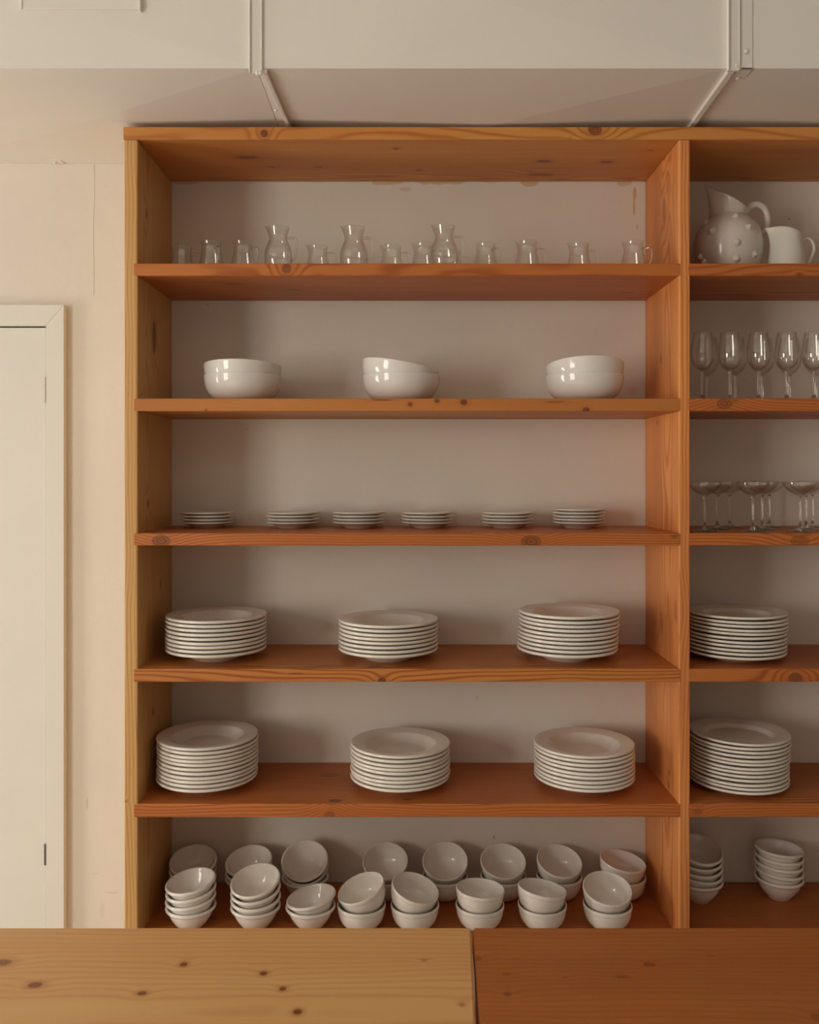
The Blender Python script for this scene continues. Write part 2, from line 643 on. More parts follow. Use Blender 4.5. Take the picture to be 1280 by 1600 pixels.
# seam 2: two cleats side by side, ridge under
xa, xb = pix(1136, 0, YD).x, pix(1154, 0, YD).x
dbox('seam_cleat', xa, xb, YD - 0.006, YD + 0.001, zend + 0.004, ZU + HD + 0.001)
dbox('cleat_edge', xa - 0.0014, xa + 0.0014, YD - 0.011, YD - 0.001, zend + 0.003, ZU + HD)
dbox('cleat_edge', xb - 0.001, xb + 0.001, YD - 0.008, YD - 0.001, zend + 0.010, ZU + HD)
xc, xd = pix(1156.5, 0, YD).x, pix(1175.5, 0, YD).x
dbox('seam_cleat', xc, xd, YD - 0.003, YD + 0.001, ZU - 0.003, ZU + HD + 0.001)
dbox('cleat_tab', xc - 0.004, xd, YD - 0.003, YD + 0.035, ZU - 0.003, ZU + 0.001)
e2a, e2b = on_z(1140, 112, ZU), on_z(1084, 194, ZU)
fin([(e2a.x - 0.002, YD + 0.002), (e2b.x + 0.004, DW - 0.003)], 0.013, 0.009)
for (x, y) in ((1165, 82), (1150, 104)):
    p = pix(x, y, YD)
    screw((p.x, YD - 0.004, p.z), 'y', 0.0045)
p = on_z(1153, 120, ZU)
screw((p.x, p.y, ZU - 0.002), 'z', 0.0045)
# access panel on the front face
xa, xb = pix(38, 0, YD).x, pix(221, 0, YD).x
zt = pix(0, 16, YD - 0.006).z
dbox('access_panel', xa, xb, YD - 0.011, YD - 0.001, zt, ZU + HD - 0.01, 0.0012)
dbox('panel_flange', xb - 0.001, xb + 0.0025, YD - 0.015, YD - 0.001, zt - 0.004, ZU + HD - 0.01)
dbox('panel_flange', xa - 0.0025, xa + 0.001, YD - 0.013, YD - 0.001, zt, ZU + HD - 0.01)
# bent tab and screw where duct meets the wall
p = pix(96, 254, DW)
dbox('wall_tab', p.x - 0.028, p.x + 0.010, DW - 0.030, DW - 0.0006, ZU - 0.0026, ZU + 0.001, 0.0008)
screw((p.x - 0.012, DW - 0.012, ZU - 0.002), 'z', 0.005)

# ------------------------------------------------------------------ shelving
UX0, UX1 = (194 - VX) * PX, (215 - VX) * PX
DX0, DX1 = (1061 - VX) * PX, (1078.5 - VX) * PX
BAYW = DX0 - UX1
EX0 = DX1 + BAYW
EX1 = EX0 + 0.031
ZT1 = HC - (198 - VY) * PX
ZT0 = HC - (218 - VY) * PX
TOPS = [411.5, 622.5, 833.0, 1045.0, 1256.0, 1469.5]
BOTS = [431.0, 642.5, 852.5, 1065.5, 1277.0, 1490.0]
ZS = [HC - (t - VY) * PX for t in TOPS]
ZSB = [HC - (t - VY) * PX for t in BOTS]
SH = tag(empty('shelving_unit', ((UX0 + EX1) / 2, DF, 0)), 'tall open pine shelving of thick boards built against the white wall', 'shelving')
LY = (0.66, 0.385, 0.135)   # yellow pine
DY = (0.50, 0.235, 0.065)
LO = (0.55, 0.19, 0.045)   # orange pine
DO_ = (0.32, 0.08, 0.016)


def kf(x, y, r, el=1.4, dk=0.9):
    return (pix(x, y, DF), r, el, dk)


def kz(x, y, z, r, el=2.2, dk=0.75):
    return (on_z(x, y, z), r, el, dk)


def kx(x, y, X, r, el=2.0, dk=0.7):
    return (on_x(x, y, X), r, el, dk)


def board(name, x0, x1, z0, z1, axis, light, dark, knots, seed, y0=DF, red=(0.41, 0.11, 0.026), redness=0.5, bev=0.0018, **kw):
    y1 = DW - 0.002
    c = Vector(((x0 + x1) / 2, (y0 + y1) / 2, (z0 + z1) / 2))
    m = pine(name, c, axis, light, dark, knots, seed, red=red, redness=redness, **kw)
    return box_obj(name, x0, x1, y0, y1, z0, z1, m, SH, bev)


RY = (0.55, 0.22, 0.06)
board('top_board', UX0 - 0.0025, EX1, ZT0, ZT1, 'x', (0.68, 0.315, 0.082), (0.47, 0.165, 0.035),
      [kf(413, 208.5, 0.0095, 1.0), kf(930, 203, 0.013, 1.3, 0.8), kz(386, 246, ZT0, 0.012, 2.5, 0.6), kz(619, 232, ZT0, 0.007, 1.2, .7),
       kz(850, 252, ZT0, 0.010, 1.8, .8), kz(948, 253, ZT0, 0.009, 1.8, .8), kz(846, 273, ZT0, 0.012, 3, .6), kz(498, 261, ZT0, 0.005, 2, .7),
       kz(424, 261, ZT0, 0.006, 2, .6), kz(655, 266, ZT0, 0.005, 2, .6)], 1, red=(0.50, 0.17, 0.042), redness=.5)
board('upright', UX0, UX1, 0, ZT0, 'z', (0.68, 0.43, 0.165), (0.53, 0.28, 0.085),
      [kx(241, 527, UX1, 0.016, 2.6, .8), kx(229, 335, UX1, 0.006, 2, .7), kx(251, 912, UX1, 0.005, 2, .8), kx(239, 1112, UX1, 0.006, 1.6, .9),
       kx(231, 787, UX1, 0.005, 1.6, .9), kf(196, 1252, 0.003, 1, .5)], 2, red=(0.56, 0.25, 0.075), redness=.4, period=0.006, bev=0.003)
board('upright', DX0, DX1, 0, ZT0, 'z', (0.82, 0.34, 0.105), (0.58, 0.19, 0.048),
      [kx(1038, 329, DX0, 0.013, 2.6, .45), kx(1043, 288, DX0, 0.009, 2.6, .3), kx(1033, 562, DX0, 0.005, 2, .7), kx(1056, 955, DX0, 0.011, 2.4, .4),
       kx(1034, 975, DX0, 0.012, 2.6, .4), kx(1045, 1226, DX0, 0.005, 2, .7), kx(1027, 660, DX0, 0.004, 1.6, .8)], 3,
      red=(0.46, 0.15, 0.045), redness=.5, period=0.0065, bev=0.003)
board('upright', EX0, EX1, 0, ZT0, 'z', LY, DY, [], 4)
SK = [
    [kf(448, 420, 0.012, 1.0, .75), kz(365, 444, ZSB[0], 0.009, 2.6, .6), kz(460, 453, ZSB[0], 0.009, 2.6, .6), kz(255, 443, ZSB[0], 0.007, 2.6, .5),
     kz(981, 457, ZSB[0], 0.008, 2, .6), kz(788, 448, ZSB[0], 0.005, 2, .5)],
    [kf(641, 632, 0.0052, 1.2, 1), kf(683, 626.5, 0.0052, 1.2, 1), kf(725, 628.5, 0.0075, 1.2, 1), kf(916, 640, 0.006, 1.4, 1),
     kf(597, 625, 0.0022, 11, .8), kf(867, 628, 0.0022, 11, .7), kf(322, 641, 0.003, 1, .8)],
    [kf(252, 845, 0.014, 1.6, .8), kf(830, 846, 0.015, 1.6, .75)],
    [kf(597, 1063, 0.007, 1.4, 1), kf(463, 1052, 0.0017, 12, .8), kz(585, 1041, ZS[3], 0.005, 2.5, .6)],
    [kz(515, 1211, ZS[4], 0.016, 1.6, .5), kz(524, 1251, ZS[4], 0.011, 1.4, 1), kz(540, 1243, ZS[4], 0.003, 1, .9), kf(515, 1274, 0.010, 1.4, .6),
     kz(636, 1249, ZS[4], 0.006, 2, .6)],
    [],
]
LM = (0.56, 0.225, 0.055)
SC = [(LO, DO_, .5), (LM, DY, .6), (LO, DO_, .5), (LM, DO_, .6), (LO, DO_, .6), (LO, DO_, .6)]
SKR = [[kf(1249, 429, 0.004, 1.3, .9)], [kf(1132, 631, 0.014, 1.4, .65)], [kf(1250, 845, 0.012, 2, .5)], [kf(1243, 1060, 0.014, 1.1, .8)],
       [kf(1090, 1268, 0.008, 1.5, .5)], []]
for i in range(6):
    lt, dk, rd = SC[i]
    board('shelf', UX1 - 0.0095, DX0 + 0.0045, ZSB[i], ZS[i], 'x', lt, dk, SK[i], 10 + i, y0=DF - 0.0006, redness=rd, bev=0.0022)
    board('shelf', DX1 - 0.005, EX0 + 0.008, ZSB[i], ZS[i], 'x', LO, DO_, SKR[i], 30 + i, y0=DF - 0.0006, redness=.6, bev=0.0022)
# lowest boards near the floor, hidden behind the tables
board('shelf', UX1 - 0.0095, DX0 + 0.0045, 0.07, 0.10, 'x', LO, DO_, [], 50)
board('shelf', DX1 - 0.005, EX0 + 0.008, 0.07, 0.10, 'x', LO, DO_, [], 51)

# ------------------------------------------------------------------ tables in front
ZTAB = 0.78
YF = (HC - ZTAB) * F / (1449.0 - VY)
yN = YF - 0.78


def gap_x(y, side):
    xf, xn = pix(737.5, 0, YF).x, pix(746, 0, (HC - ZTAB) * F / (1600 - VY)).x
    yn = (HC - ZTAB) * F / (1600 - VY)
    t = (YF - y) / (YF - yn)
    return xf + (xn - xf) * t + side * (0.0012 + 0.0014 * t)


def table(label, x_near, x_far, sgn, light, dark, knots, seed, red, redness):
    """sgn -1: table lies to -X of the joint; its joint edge runs x_far (far end) .. x_near"""
    xo = x_far + sgn * (1.12 if sgn < 0 else 1.62)
    t = tag(empty('wooden_table', ((x_far + xo) / 2, (YF + yN) / 2, 0)), label, 'table', 'tables pushed end to end')
    o = parent_world(t)
    bm = bmesh.new()
    th = 0.042
    ring = [(x_far, YF), (xo, YF), (xo, yN), (x_near, yN)]
    if sgn > 0:
        ring = ring[::-1]
    lo = [bm.verts.new((x - o.x, y - o.y, -th / 2)) for x, y in ring]
    hi = [bm.verts.new((x - o.x, y - o.y, th / 2)) for x, y in ring]
    bm.faces.new(lo)
    bm.faces.new(hi)
    for i in range(4):
        bm.faces.new((lo[i], lo[(i + 1) % 4], hi[(i + 1) % 4], hi[i]))
    bmesh.ops.bevel(bm, geom=list(bm.edges), offset=0.003, segments=3, affect='EDGES')
    c = Vector((o.x, o.y, ZTAB - th / 2))
    m = pine('tabletop', c, 'x', light, dark, knots, seed, red=red, redness=redness, period=0.013, rough=0.42, ring=0.6)
    mesh_obj('tabletop', bm, m, t, loc=Vector((0, 0, ZTAB - th / 2)))
    x0, x1 = min(x_near, x_far, xo), max(x_near, x_far, xo)
    zt = ZTAB - th
    ml = pine('table_leg', (0, 0, 0), 'z', light, dark, [], seed + 5, red=red, redness=redness)
    ma = pine('table_apron', (0, 0, 0), 'x', light, dark, [], seed + 6, red=red, redness=redness)
    mb = pine('table_apron', (0, 0, 0), 'y', light, dark, [], seed + 7, red=red, redness=redness)
    i_ = 0.06
    for lx in (x0 + i_, x1 - i_ - 0.07):
        for ly in (yN + i_, YF - i_ - 0.07):
            box_obj('leg', lx, lx + 0.07, ly, ly + 0.07, 0, zt, ml, t, 0.004)
    for ly in (yN + i_ + 0.01, YF - i_ - 0.035):
        box_obj('apron', x0 + i_ + 0.07, x1 - i_ - 0.07, ly, ly + 0.025, zt - 0.09, zt, ma, t, 0.002)
    xj = min(x_near, x_far) if sgn < 0 else max(x_near, x_far)
    for lx in ((x0 + i_ + 0.01, xj - 0.027) if sgn < 0 else (xj + 0.002, x1 - i_ - 0.035)):
        box_obj('apron', lx, lx + 0.025, yN + i_ + 0.07, YF - 0.02, zt - 0.12, zt, mb, t, 0.002)
    return t


def kt(x, y, r, el=1.2, dk=.8):
    return (on_z(x, y, ZTAB), r, el, dk)


table('pale yellow knotty pine table standing in front of the shelving', gap_x(yN, -1), gap_x(YF, -1), -1, (0.76, 0.47, 0.20), (0.62, 0.32, 0.115),
      [kt(55, 1539, .008, 1.4), kt(2, 1504, .010, 1.6, .7), kt(287, 1507, .0062, 1, .9), kt(222, 1552, .006, 1.2, .8), kt(412, 1521, .0062, 1, .9),
       kt(442, 1545, .0055, 1, .9), kt(465, 1581, .007, 1, .9), kt(663, 1500, .004, 1.4, .35), kt(722, 1570, .004, 1, .4)], 60, (0.66, 0.31, 0.11), .4)
table('darker reddish pine table butted against the pale pine table', gap_x(yN, 1), gap_x(YF, 1), 1, (0.48, 0.175, 0.048), (0.35, 0.105, 0.027),
      [kt(1015, 1507, .007, 1.4, .7), kt(972, 1526, .006, 1.8, .5), kt(793, 1553, .006, 1, .6), kt(791, 1522, .005, 1.4, .5), kt(748, 1498, .006, 1, .5),
       kt(1110, 1493, .005, 1, .5), kt(1278, 1590, .01, 1, .5), kt(884, 1527, .004, 1, .4)], 61, (0.36, 0.11, 0.03), .5)

# ------------------------------------------------------------------ crockery meshes
P_SOUP = [(0, .0015), (.050, .0015), (.053, 0), (.057, 0), (.060, .0025), (.074, .0105), (.087, .0195), (.104, .0215), (.1190, .0222), (.1226, .0234),
          (.1238, .0262), (.1228, .0288), (.1195, .0293), (.105, .0278), (.0905, .0253), (.0865, .0235), (.076, .0150), (.064, .0085), (.054, .0066), (0, .0062)]
P_DINNER = [(0, .0015), (.060, .0015), (.063, 0), (.067, 0), (.072, .0020), (.088, .0080), (.103, .0125), (.1150, .0148), (.1188, .0160),
            (.1200, .0187), (.1190, .0210), (.116, .0213), (.103, .0190), (.0865, .0150), (.0835, .0136), (.077, .0082), (.068, .0060), (0, .0058)]
P_SAUCER = [(0, .001), (.030, .001), (.032, 0), (.035, 0), (.037, .002), (.044, .0052), (.053, .0092), (.0635, .0122), (.0662, .0135), (.0668, .0150),
            (.0658, .0163), (.0632, .0160), (.052, .0137), (.043, .0098), (.034, .0063), (0, .0056)]
P_BIG = [(0, .0015), (.044, .0015), (.047, 0), (.051, 0), (.055, .0018), (.070, .0085), (.084, .0220), (.0922, .0400), (.0948, .0560), (.0955, .0630),
         (.0950, .0655), (.0935, .0658), (.0925, .0645), (.0915, .0560), (.0888, .0410), (.081, .0255), (.066, .0125), (.048, .0078), (0, .0068)]
P_SA = [(0, .001), (.022, .001), (.024, 0), (.027, 0), (.0295, .0030), (.0410, .0165), (.0500, .0315), (.0550, .0435), (.0585, .0458), (.0603, .0480),
        (.0606, .0505), (.0593, .0532), (.0570, .0540), (.0545, .0520), (.0510, .0430), (.0455, .0310), (.0365, .0170), (.0240, .0085), (0, .0068)]
P_SB = [(0, .001), (.024, .001), (.026, 0), (.029, 0), (.033, .0022), (.0415, .0075), (.0505, .0190), (.0555, .0330), (.0572, .0440), (.0575, .0468),
        (.0586, .0484), (.0588, .0540), (.0580, .0562), (.0567, .0566), (.0556, .0550), (.0546, .0450), (.0524, .0335), (.0470, .0200), (.037, .0100), (.022, .0062), (0, .0056)]


def proto(name, prof, m, seg=64, sub=3):
    bm = lathe_bm(catmull(prof, sub), seg)
    for v in bm.verts:
        pass
    bmesh.ops.recalc_face_normals(bm, faces=bm.faces)
    me = bpy.data.meshes.new(name)
    bm.to_mesh(me)
    bm.free()
    for p in me.polygons:
        p.use_smooth = True
    me.materials.append(m)
    return me


ME = {'soup_plate': proto('soup_plate', P_SOUP, M_soup), 'dinner_plate': proto('dinner_plate', P_DINNER, M_soup),
      'saucer': proto('saucer', P_SAUCER, M_saucer, 48), 'serving_bowl': proto('serving_bowl', P_BIG, M_bowlw, 72),
      'flared': proto('small_bowl', P_SA, M_small, 48), 'straight': proto('small_bowl', P_SB, M_small, 48)}


def outward(o):
    me = o.data
    f = max(me.polygons, key=lambda p: abs(p.normal.x) if abs(p.center.z - 0.05) < 0.02 else -1)
    if f.normal.x * f.center.x < 0:
        me.flip_normals()


def put(name, me, pos, rx=0.0, ry=0.0, rz=0.0, pivot=0.0):
    o = bpy.data.objects.new(name, me)
    C.objects.link(o)
    M = Matrix.Translation(Vector(pos) + Vector((0, 0, pivot))) @ Matrix.Rotation(R(rx), 4, 'X') @ Matrix.Rotation(R(ry), 4, 'Y') \
        @ Matrix.Rotation(R(rz), 4, 'Z') @ Matrix.Translation((0, 0, -pivot))
    o.matrix_world = M
    return o


EPS = 0.0003


def plate_stack(kind, noun, xpx, d, shelf, n, pitch, shelf_name, where, group, jit=0.0012, lean=0.0):
    X = (xpx - VX) / F * d
    z = ZS[shelf] + EPS
    for i in range(n):
        tx = 0 if i == 0 else random.uniform(-.35, .35)
        o = put(kind, ME[kind], (X + lean * i + random.uniform(-jit, jit), d + random.uniform(-jit, jit), z + i * pitch), tx,
                0 if i == 0 else random.uniform(-.35, .35), random.uniform(0, 360))
        pos = 'bottom' if i == 0 else 'topmost' if i == n - 1 else ORD[i + 1] + ' from bottom'
        tag(o, '%s, %s of %s, %s, %s' % (noun, pos, NUM[n], shelf_name, where), 'plate' if 'saucer' not in kind else 'saucer', group)


NS = 'white soup plate'
for (x, d, sh, n, wh) in ((338.5, 2.20, 3, 9, 'beside end upright'), (606.5, 2.198, 3, 8, 'middle of the bay'), (886.5, 2.198, 3, 10, 'beside the divider'),
                          (325.0, 2.20, 4, 11, 'beside end upright'), (625.5, 2.20, 4, 9, 'middle of the bay'), (912.5, 2.20, 4, 9, 'beside the divider')):
    plate_stack('soup_plate', NS, x, d, sh, n, 0.0100 if sh == 3 else 0.0098, 'fourth shelf' if sh == 3 else 'fifth shelf', wh,
                'soup plates stacked on the %s shelf' % ('fourth' if sh == 3 else 'fifth'), lean=(0.0006 if (sh == 3 and n == 10) else 0.0))
for (x, d, sh, n) in ((1149, 2.205, 3, 11), (1152.5, 2.20, 4, 13)):
    plate_stack('dinner_plate', 'white flat dinner plate', x, d, sh, n, 0.0095, 'fourth shelf' if sh == 3 else 'fifth shelf', 'beyond the divider',
                'dinner plates stacked beyond the divider', 0.0014, 0.0004)
for i, (x, n) in enumerate(((324, 4), (457.5, 4), (561, 4), (668, 4), (793.5, 4), (904.5, 5))):
    plate_stack('saucer', 'small white saucer', x, 2.283, 2, n, 0.0082, 'third shelf', ORD[i + 1] + ' stack from end upright',
                'saucers stacked on the third shelf', 0.0012)

# large serving bowls
for (x, wh, rx, ry, lrx, lry) in ((380, 'nearest the end upright', -3.5, 0.6, 0, 0), (627, 'in middle of shelf', -1.0, 10.0, 0, 0),
                                  (913.5, 'nearest the divider', -8.5, -0.5, 0, 0)):
    d = 2.195
    X = (x - VX) / F * d
    z = ZS[1] + EPS
    o = put('serving_bowl', ME['serving_bowl'], (X, d, z + abs(lry) * 0.0007 + lrx * 0.0006), lrx, lry, 0, 0.0)
    tag(o, 'large white porcelain bowl, lower of pair on second shelf, %s' % wh, 'bowl', 'serving bowls on the second shelf')
    o = put('serving_bowl', ME['serving_bowl'], (X, d, z + 0.0252), rx, ry, 0, 0.070)
    tag(o, 'large white porcelain bowl, upper of pair on second shelf, %s%s' % (wh, ', tilted' if ry > 5 else ''), 'bowl',
        'serving bowls on the second shelf')


def bowl_stack(typ, x, d, n, rx, ry, row, idx, tilt_from=1, dz=0.0, jitter=1.0):
    X = (x - VX) / F * d
    z = ZS[5] + EPS
    pitch = 0.0185 if typ == 'flared' else 0.036
    for i in range(n):
        if i == 0:
            a = b = 0.0
        elif i == n - 1:
            a, b = rx, ry
        else:
            q = (i / (n - 1)) ** 0.8
            a, b = rx * q * (0.85 if typ == 'flared' else 1), ry * q + random.uniform(-3, 3) * jitter
        if typ == 'flared' and rx > 25 and i:
            ax = Matrix.Rotation(R(rx), 3, 'X') @ Matrix.Rotation(R(ry), 3, 'Y') @ Vector((0, 0, 1))
            p = Vector((X, d, z + 0.0185 + 0.013)) + ax * pitch * (i - 1)
            a, b = rx, ry
        else:
            p = None
        lift = 0.0 if i == 0 else (abs(a) + abs(b)) * (0.00022 if typ == 'flared' else 0.0001)
        o = put('small_bowl', ME[typ], p if p is not None else (X + (0 if i == 0 else random.uniform(-.001, .001)), d, z + i * pitch + lift + (dz if i else 0)), a, b,
                random.uniform(0, 360), 0.050)
        pos = 'bottom' if i == 0 else ('topmost' if i == n - 1 else ORD[i + 1] + ' from bottom')
        look = 'small rolled-rim white bowl' if typ == 'flared' else 'small straight-sided white bowl'
        tag(o, '%s, %s of %s, %s' % (look, pos, NUM[n], row % ORD[idx]), 'bowl', 'small bowls on the sixth shelf')


FR = '%s front-row stack from end upright'
for i, (typ, x, n, rx, ry) in enumerate((('flared', 298.5, 4, 5, -7), ('flared', 399.5, 4, 15, -7), ('flared', 485.5, 2, 1, -10), ('straight', 565, 2, 9, -18),
                                         ('straight', 648.5, 2, 10, 15), ('straight', 750, 2, -2, 3), ('straight', 847.5, 2, -4, 8), ('straight', 949.5, 2, 16, 2))):
    bowl_stack(typ, x, 2.134, n, rx, ry, FR, i + 1)
BR = '%s back-row stack from end upright'
for i, (typ, x, n, rx, ry) in enumerate((('flared', 301.5, 3, 18, 2), ('flared', 389, 3, 16, -4), ('flared', 477, 3, 32, 0), ('straight', 602, 2, 27, -1),
                                         ('straight', 695.5, 2, 29, -2), ('straight', 786.5, 2, 23, 0), ('straight', 874, 2, 20, 5), ('straight', 973.5, 2, 4, 8))):
    bowl_stack(typ, x, 2.285, n, rx, ry, BR, i + 1)
RR = '%s stack beyond the divider'
bowl_stack('flared', 1092, 2.27, 5, 16, 3, RR, 1)
bowl_stack('flared', 1217.5, 2.285, 5, -1, 3, RR, 2)

# ------------------------------------------------------------------ glass jugs on the top shelf


def jug_warp(h, amt, spout):
    def wfn(p, a, r, z):
        t = max(0.0, (z - h * 0.70) / (h * 0.30))
        da = math.atan2(math.sin(a - math.pi), math.cos(a - math.pi))
        g = math.exp(-(da / 0.38) ** 2) * t ** 1.6
        return Vector((p.x - g * spout, p.y * (1 - 0.25 * g), p.z + g * amt))
    return wfn


def jug_meshes(h, prof_o, tk, spout, up, hand):
    inner = [(max(r - tk, 0), z) for r, z in prof_o[2:]][::-1]
    inner[-1] = (inner[-1][0], inner[-1][1] + tk)
    prof = catmull(prof_o, 4) + catmull(inner + [(0.008, 0.0045), (0, 0.0042)], 3)
    bm = lathe_bm(prof, 40, jug_warp(h, up, spout))
    bmesh.ops.recalc_face_normals(bm, faces=bm.faces)
    me = bpy.data.meshes.new('jug_body')
    bm.to_mesh(me)
    bm.free()
    hb = tube_bm(catmull(hand, 6), 0.0027, 10)
    bmesh.ops.recalc_face_normals(hb, faces=hb.faces)
    mh = bpy.data.meshes.new('jug_handle')
    hb.to_mesh(mh)
    hb.free()
    # thick glass base
    bb = lathe_bm(catmull([(0, .0005), (prof_o[1][0] * .9, .0005), (prof_o[2][0] - .0018, .004), (prof_o[1][0] * .8, .0065), (0, .0055)], 4), 32)
    bmesh.ops.recalc_face_normals(bb, faces=bb.faces)
    mb = bpy.data.meshes.new('jug_base')
    bb.to_mesh(mb)
    bb.free()
    for me_, m in ((me, M_thin), (mh, M_solid), (mb, M_solid)):
        for p in me_.polygons:
            p.use_smooth = True
        me_.materials.append(m)
    return me, mh, mb


SMALL = jug_meshes(0.083, [(0, 0), (.021, 0), (.0255, .003), (.0295, .014), (.0300, .026), (.0275, .042), (.0245, .056), (.0235, .066), (.0240, .076), (.0250, .083)],
                   .0016, .007, .004, [(.0230, 0, .064), (.032, 0, .066), (.042, 0, .063), (.0445, 0, .050), (.042, 0, .034), (.036, 0, .022), (.0285, 0, .019)])
LARGE = jug_meshes(0.108, [(0, 0), (.023, 0), (.0275, .003), (.0325, .016), (.0342, .034), (.0328, .051), (.0280, .066), (.0232, .077), (.0220, .085), (.0232, .092), (.0255, .101), (.0268, .108)],
                   .0017, .007, .005, [(.0232, 0, .083), (.034, 0, .083), (.0425, 0, .079), (.0445, 0, .062), (.0425, 0, .044), (.037, 0, .030), (.031, 0, .027)])
JUGS = [('S', 284, 2.24, 15), ('S', 330, 2.20, -55), ('S', 380, 2.20, -25), ('L', 435, 2.16, 0), ('S', 497, 2.24, 0), ('L', 553, 2.16, 0), ('S', 612, 2.24, 0),
        ('S', 662, 2.22, 0), ('L', 694, 2.15, 0), ('S', 706, 2.285, 0), ('S', 759, 2.22, -50), ('S', 824, 2.20, 0), ('S', 905, 2.22, 0), ('S', 990, 2.20, -30)]
for i, (k, x, d, rz) in enumerate(JUGS):
    X = (x - VX) / F * d
    t = empty('glass_jug', (X, d, ZS[0] + EPS))
    t.rotation_euler = (0, 0, R(rz))
    size = 'small' if k == 'S' else 'large narrow-necked'
    extra = ', behind large one' if i == 9 else ''
    tag(t, '%s clear glass jug, %s from end upright on top shelf%s' % (size, ORD[i + 1], extra), 'jug', 'glass jugs on the top shelf')
    for nm, me in zip(('body', 'handle', 'base'), SMALL if k == 'S' else LARGE):
        o = bpy.data.objects.new(nm, me)
        C.objects.link(o)
        o.parent = t


# ------------------------------------------------------------------ wine glasses and coupes
def glass_meshes(bowl_o, bowl_i, stem, foot):
    out = []
    for prof, m, seg in ((catmull(bowl_o, 4) + catmull(bowl_i, 4), M_thin, 40), (catmull(stem, 4), M_solid, 16), (catmull(foot, 3), M_solid, 36)):
        bm = lathe_bm(prof, seg)
        bmesh.ops.recalc_face_normals(bm, faces=bm.faces)
        me = bpy.data.meshes.new('glass')
        bm.to_mesh(me)
        bm.free()
        for p in me.polygons:
            p.use_smooth = True
        me.materials.append(m)
        out.append(me)
    return out


WG = glass_meshes([(0, .0720), (.008, .0735), (.018, .0810), (.0255, .0935), (.0283, .1080), (.0275, .1240), (.0245, .1450), (.0215, .1640)],
                  [(.0204, .1640), (.0233, .1450), (.0263, .1240), (.0271, .1080), (.0243, .0945), (.017, .0830), (.008, .0765), (0, .0755)],
                  [(0, .0730), (.0058, .0725), (.0042, .0680), (.0034, .055), (.0033, .025), (.0038, .012), (.0062, .0045), (0, .0040)],
                  [(0, 0), (.027, 0), (.0290, .0008), (.0290, .0016), (.020, .0024), (.010, .0038), (0, .0055)])
CG = glass_meshes([(0, .0870), (.008, .0878), (.020, .0930), (.0310, .1010), (.0368, .1090), (.0385, .1195)],
                  [(.0374, .1195), (.0356, .1095), (.0300, .1025), (.019, .0948), (.008, .0900), (0, .0892)],
                  [(0, .0880), (.0075, .0876), (.0052, .0838), (.0030, .0770), (.0026, .050), (.0028, .018), (.0058, .0060), (0, .0050)],
                  [(0, 0), (.026, 0), (.0285, .0008), (.0285, .0016), (.020, .0026), (.011, .0045), (0, .0075)])


def stemware(name, meshes, X, d, shelf, label, cat, group):
    t = tag(empty(name, (X, d, ZS[shelf] + EPS)), label, cat, group)
    t.rotation_euler = (0, 0, R(random.uniform(0, 360)))
    for nm, me in zip(('bowl', 'stem', 'foot'), meshes):
        o = bpy.data.objects.new(nm, me)
        C.objects.link(o)
        o.parent = t


for i, x in enumerate((1098, 1141, 1185.5, 1229.5, 1272)):
    stemware('wine_glass', WG, (x - VX) / F * 2.135, 2.135, 1, 'clear tulip-shaped wine glass, front row, %s from the divider' % ORD[i + 1], 'wine glass', 'wine glasses beyond the divider')
for i, x in enumerate((1106, 1149, 1191, 1233.5, 1275)):
    stemware('wine_glass', WG, (x - VX) / F * 2.225, 2.225, 1, 'clear tulip-shaped wine glass, back row, %s from the divider' % ORD[i + 1], 'wine glass', 'wine glasses beyond the divider')
for rown, d, xs_ in (('front row', 2.122, (1101.5, 1176.5, 1250)), ('middle row', 2.215, (1121, 1191, 1259.5)), ('back row', 2.31, (1140.5, 1202, 1270))):
    for i, x in enumerate(xs_):
        stemware('coupe_glass', CG, (x - VX) / F * d, d, 2, 'clear stemmed coupe glass, %s, %s from the divider' % (rown, ORD[i + 1]), 'coupe glass', 'coupe glasses beyond the divider')

# ------------------------------------------------------------------ bumpy pitcher
d = 2.235
t = tag(empty('ceramic_pitcher', ((1138 - VX) / F * d, d, ZS[0] + 0.0015)), 'bumpy off-white ceramic pitcher with tall pointed spout and looped handle', 'pitcher')
PB = catmull([(0, .0005), (.030, .0005), (.048, .0005), (.057, .003), (.067, .014), (.078, .040), (.0835, .070), (.082, .095), (.073, .120), (.057, .139), (.0455, .150)], 3)
bm = bmesh.new()
seg = 56
rings = []
for (r, z) in PB:
    rings.append([bm.verts.new((0, 0, z))] if r < 1e-5 else
                 [bm.verts.new((r * math.cos(2 * math.pi * k / seg), r * math.sin(2 * math.pi * k / seg), z)) for k in range(seg)])
NR = 10
for q in range(1, NR + 1):
    s = q / NR
    ring = []
    for k in range(seg):
        a = 2 * math.pi * k / seg      # a = pi is the spout side (-X)
        cs, sn = -math.cos(a), math.sin(a)
        u_ = (1 + cs) / 2
        n0 = Vector((0.0455 * math.cos(a), 0.0455 * sn, .150))
        rz_ = .166 + .060 * u_ ** 2.0
        pinch = 1 - 0.80 * max(0.0, cs) ** 2.2
        rim = Vector((-(0.046 * cs if cs < 0 else 0.058 * cs ** 1.0), 0.049 * sn * pinch, rz_))
        p = n0.lerp(rim, s)
        bulge = math.sin(math.pi * s) * 0.003
        p += Vector((math.cos(a), sn, 0)) * (-bulge if cs > 0.3 else 0)
        ring.append(bm.verts.new(p))
    rings.append(ring)
for a, b in zip(rings[:-1], rings[1:]):
    for k in range(seg):
        k2 = (k + 1) % seg
        if len(a) == 1:
            bm.faces.new((a[0], b[k], b[k2]))
        else:
            bm.faces.new((a[k], b[k], b[k2], a[k2]))
o = mesh_obj('body', bm, M_pitch, t, True)
outward(o)
so = o.modifiers.new('wall', 'SOLIDIFY')
so.thickness = 0.005
so.offset = -1
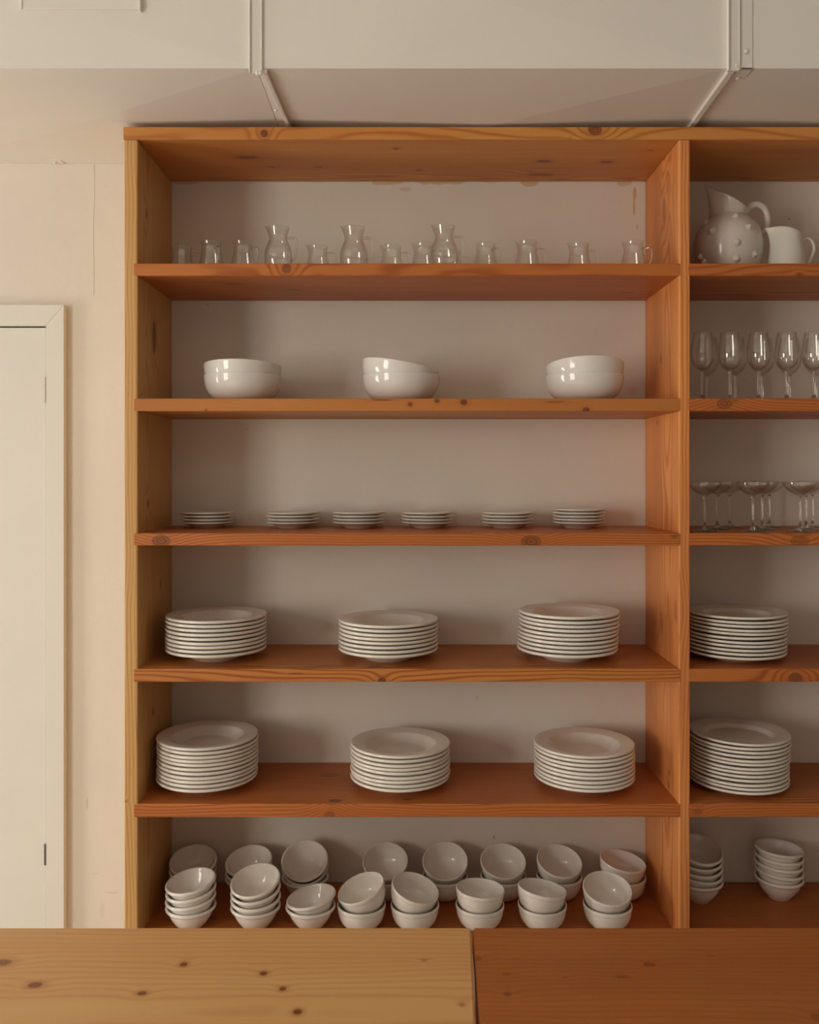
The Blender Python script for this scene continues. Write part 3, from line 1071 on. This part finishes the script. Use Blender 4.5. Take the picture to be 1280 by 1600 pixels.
hp = catmull([(.040, 0, .160), (.052, 0, .172), (.072, 0, .1805), (.091, 0, .171), (.1000, 0, .147), (.096, 0, .124), (.083, 0, .106), (.076, 0, .100)], 5)
mesh_obj('handle', tube_bm(hp, [0.0075 + 0.0025 * abs(i / (len(hp) - 1) - .5) * 2 for i in range(len(hp))], 14), M_pitch, t, True)


def body_r(z):
    for (r0, z0), (r1, z1) in zip(PB[2:-1], PB[3:]):
        if z0 <= z <= z1 and z1 > z0:
            return r0 + (r1 - r0) * (z - z0) / (z1 - z0)
    return 0.05


bb = lathe_bm(catmull([(.0115, -.003), (.0095, 0.0005), (.0062, .0028), (.0036, .0055), (.0018, .0066), (0, .0068)], 2), 14)
bmesh.ops.recalc_face_normals(bb, faces=bb.faces)
mbump = bpy.data.meshes.new('bump')
bb.to_mesh(mbump)
bb.free()
for p in mbump.polygons:
    p.use_smooth = True
mbump.materials.append(M_pitch)
for (x, y) in ((1150, 339), (1113, 361), (1147, 383), (1178, 399), (1148, 407), (1107, 405), (1167, 358), (1112, 342), (1090, 396)):
    z = pix(x, y, d - 0.07).z - ZS[0]
    r = body_r(z)
    dx = pix(x, y, d - 0.06).x - t.location.x
    dx = max(-r * .97, min(r * .97, dx))
    dy = -math.sqrt(max(r * r - dx * dx, 0))
    dr = (body_r(z + .004) - body_r(z - .004)) / .008
    nrm = Vector((dx / r, dy / r, -dr)).normalized()
    o = bpy.data.objects.new('bump', mbump)
    C.objects.link(o)
    o.parent = t
    o.location = (dx, dy, z)
    o.rotation_mode = 'QUATERNION'
    o.rotation_quaternion = nrm.to_track_quat('Z', 'Y')

t.scale = (1.0, 1.0, 1.035)
# ------------------------------------------------------------------ small cream jug
d = 2.19
t = tag(empty('milk_jug', ((1229 - VX) / F * d, d, ZS[0] + 0.0012)), 'small plain cream ceramic jug with thin handle beside the bumpy pitcher', 'jug')
CP = catmull([(0, .0005), (.022, .0005), (.036, .0005), (.0415, .002), (.0445, .008), (.0455, .025), (.0440, .050), (.0405, .075), (.0375, .095), (.0368, .108)], 3)
bm = bmesh.new()
rings = []
for (r, z) in CP:
    if r < 1e-5:
        rings.append([bm.verts.new((0, 0, z))])
        continue
    ring = []
    for k in range(48):
        a = 2 * math.pi * k / 48
        cs = -math.cos(a)
        tt = max(0.0, (z - .06) / .048)
        da = math.atan2(math.sin(a - math.pi), math.cos(a - math.pi))
        g = math.exp(-(da / .42) ** 2) * tt ** 2
        ring.append(bm.verts.new((r * math.cos(a) - g * .020, r * math.sin(a) * (1 - .2 * g), z + tt ** 1.5 * (0.010 * cs - .002 * g + 0.004))))
    rings.append(ring)
for a, b in zip(rings[:-1], rings[1:]):
    for k in range(48):
        k2 = (k + 1) % 48
        if len(a) == 1:
            bm.faces.new((a[0], b[k], b[k2]))
        else:
            bm.faces.new((a[k], b[k], b[k2], a[k2]))
o = mesh_obj('body', bm, M_cream, t, True)
outward(o)
so = o.modifiers.new('wall', 'SOLIDIFY')
so.thickness = 0.0035
so.offset = -1
hp = catmull([(.036, 0, .080), (.044, 0, .090), (.056, 0, .094), (.0685, 0, .084), (.0725, 0, .066), (.066, 0, .044), (.056, 0, .026), (.044, 0, .018)], 5)
mesh_obj('handle', tube_bm(hp, 0.0042, 12), M_cream, t, True)
t.scale = (0.94, 0.94, 0.95)
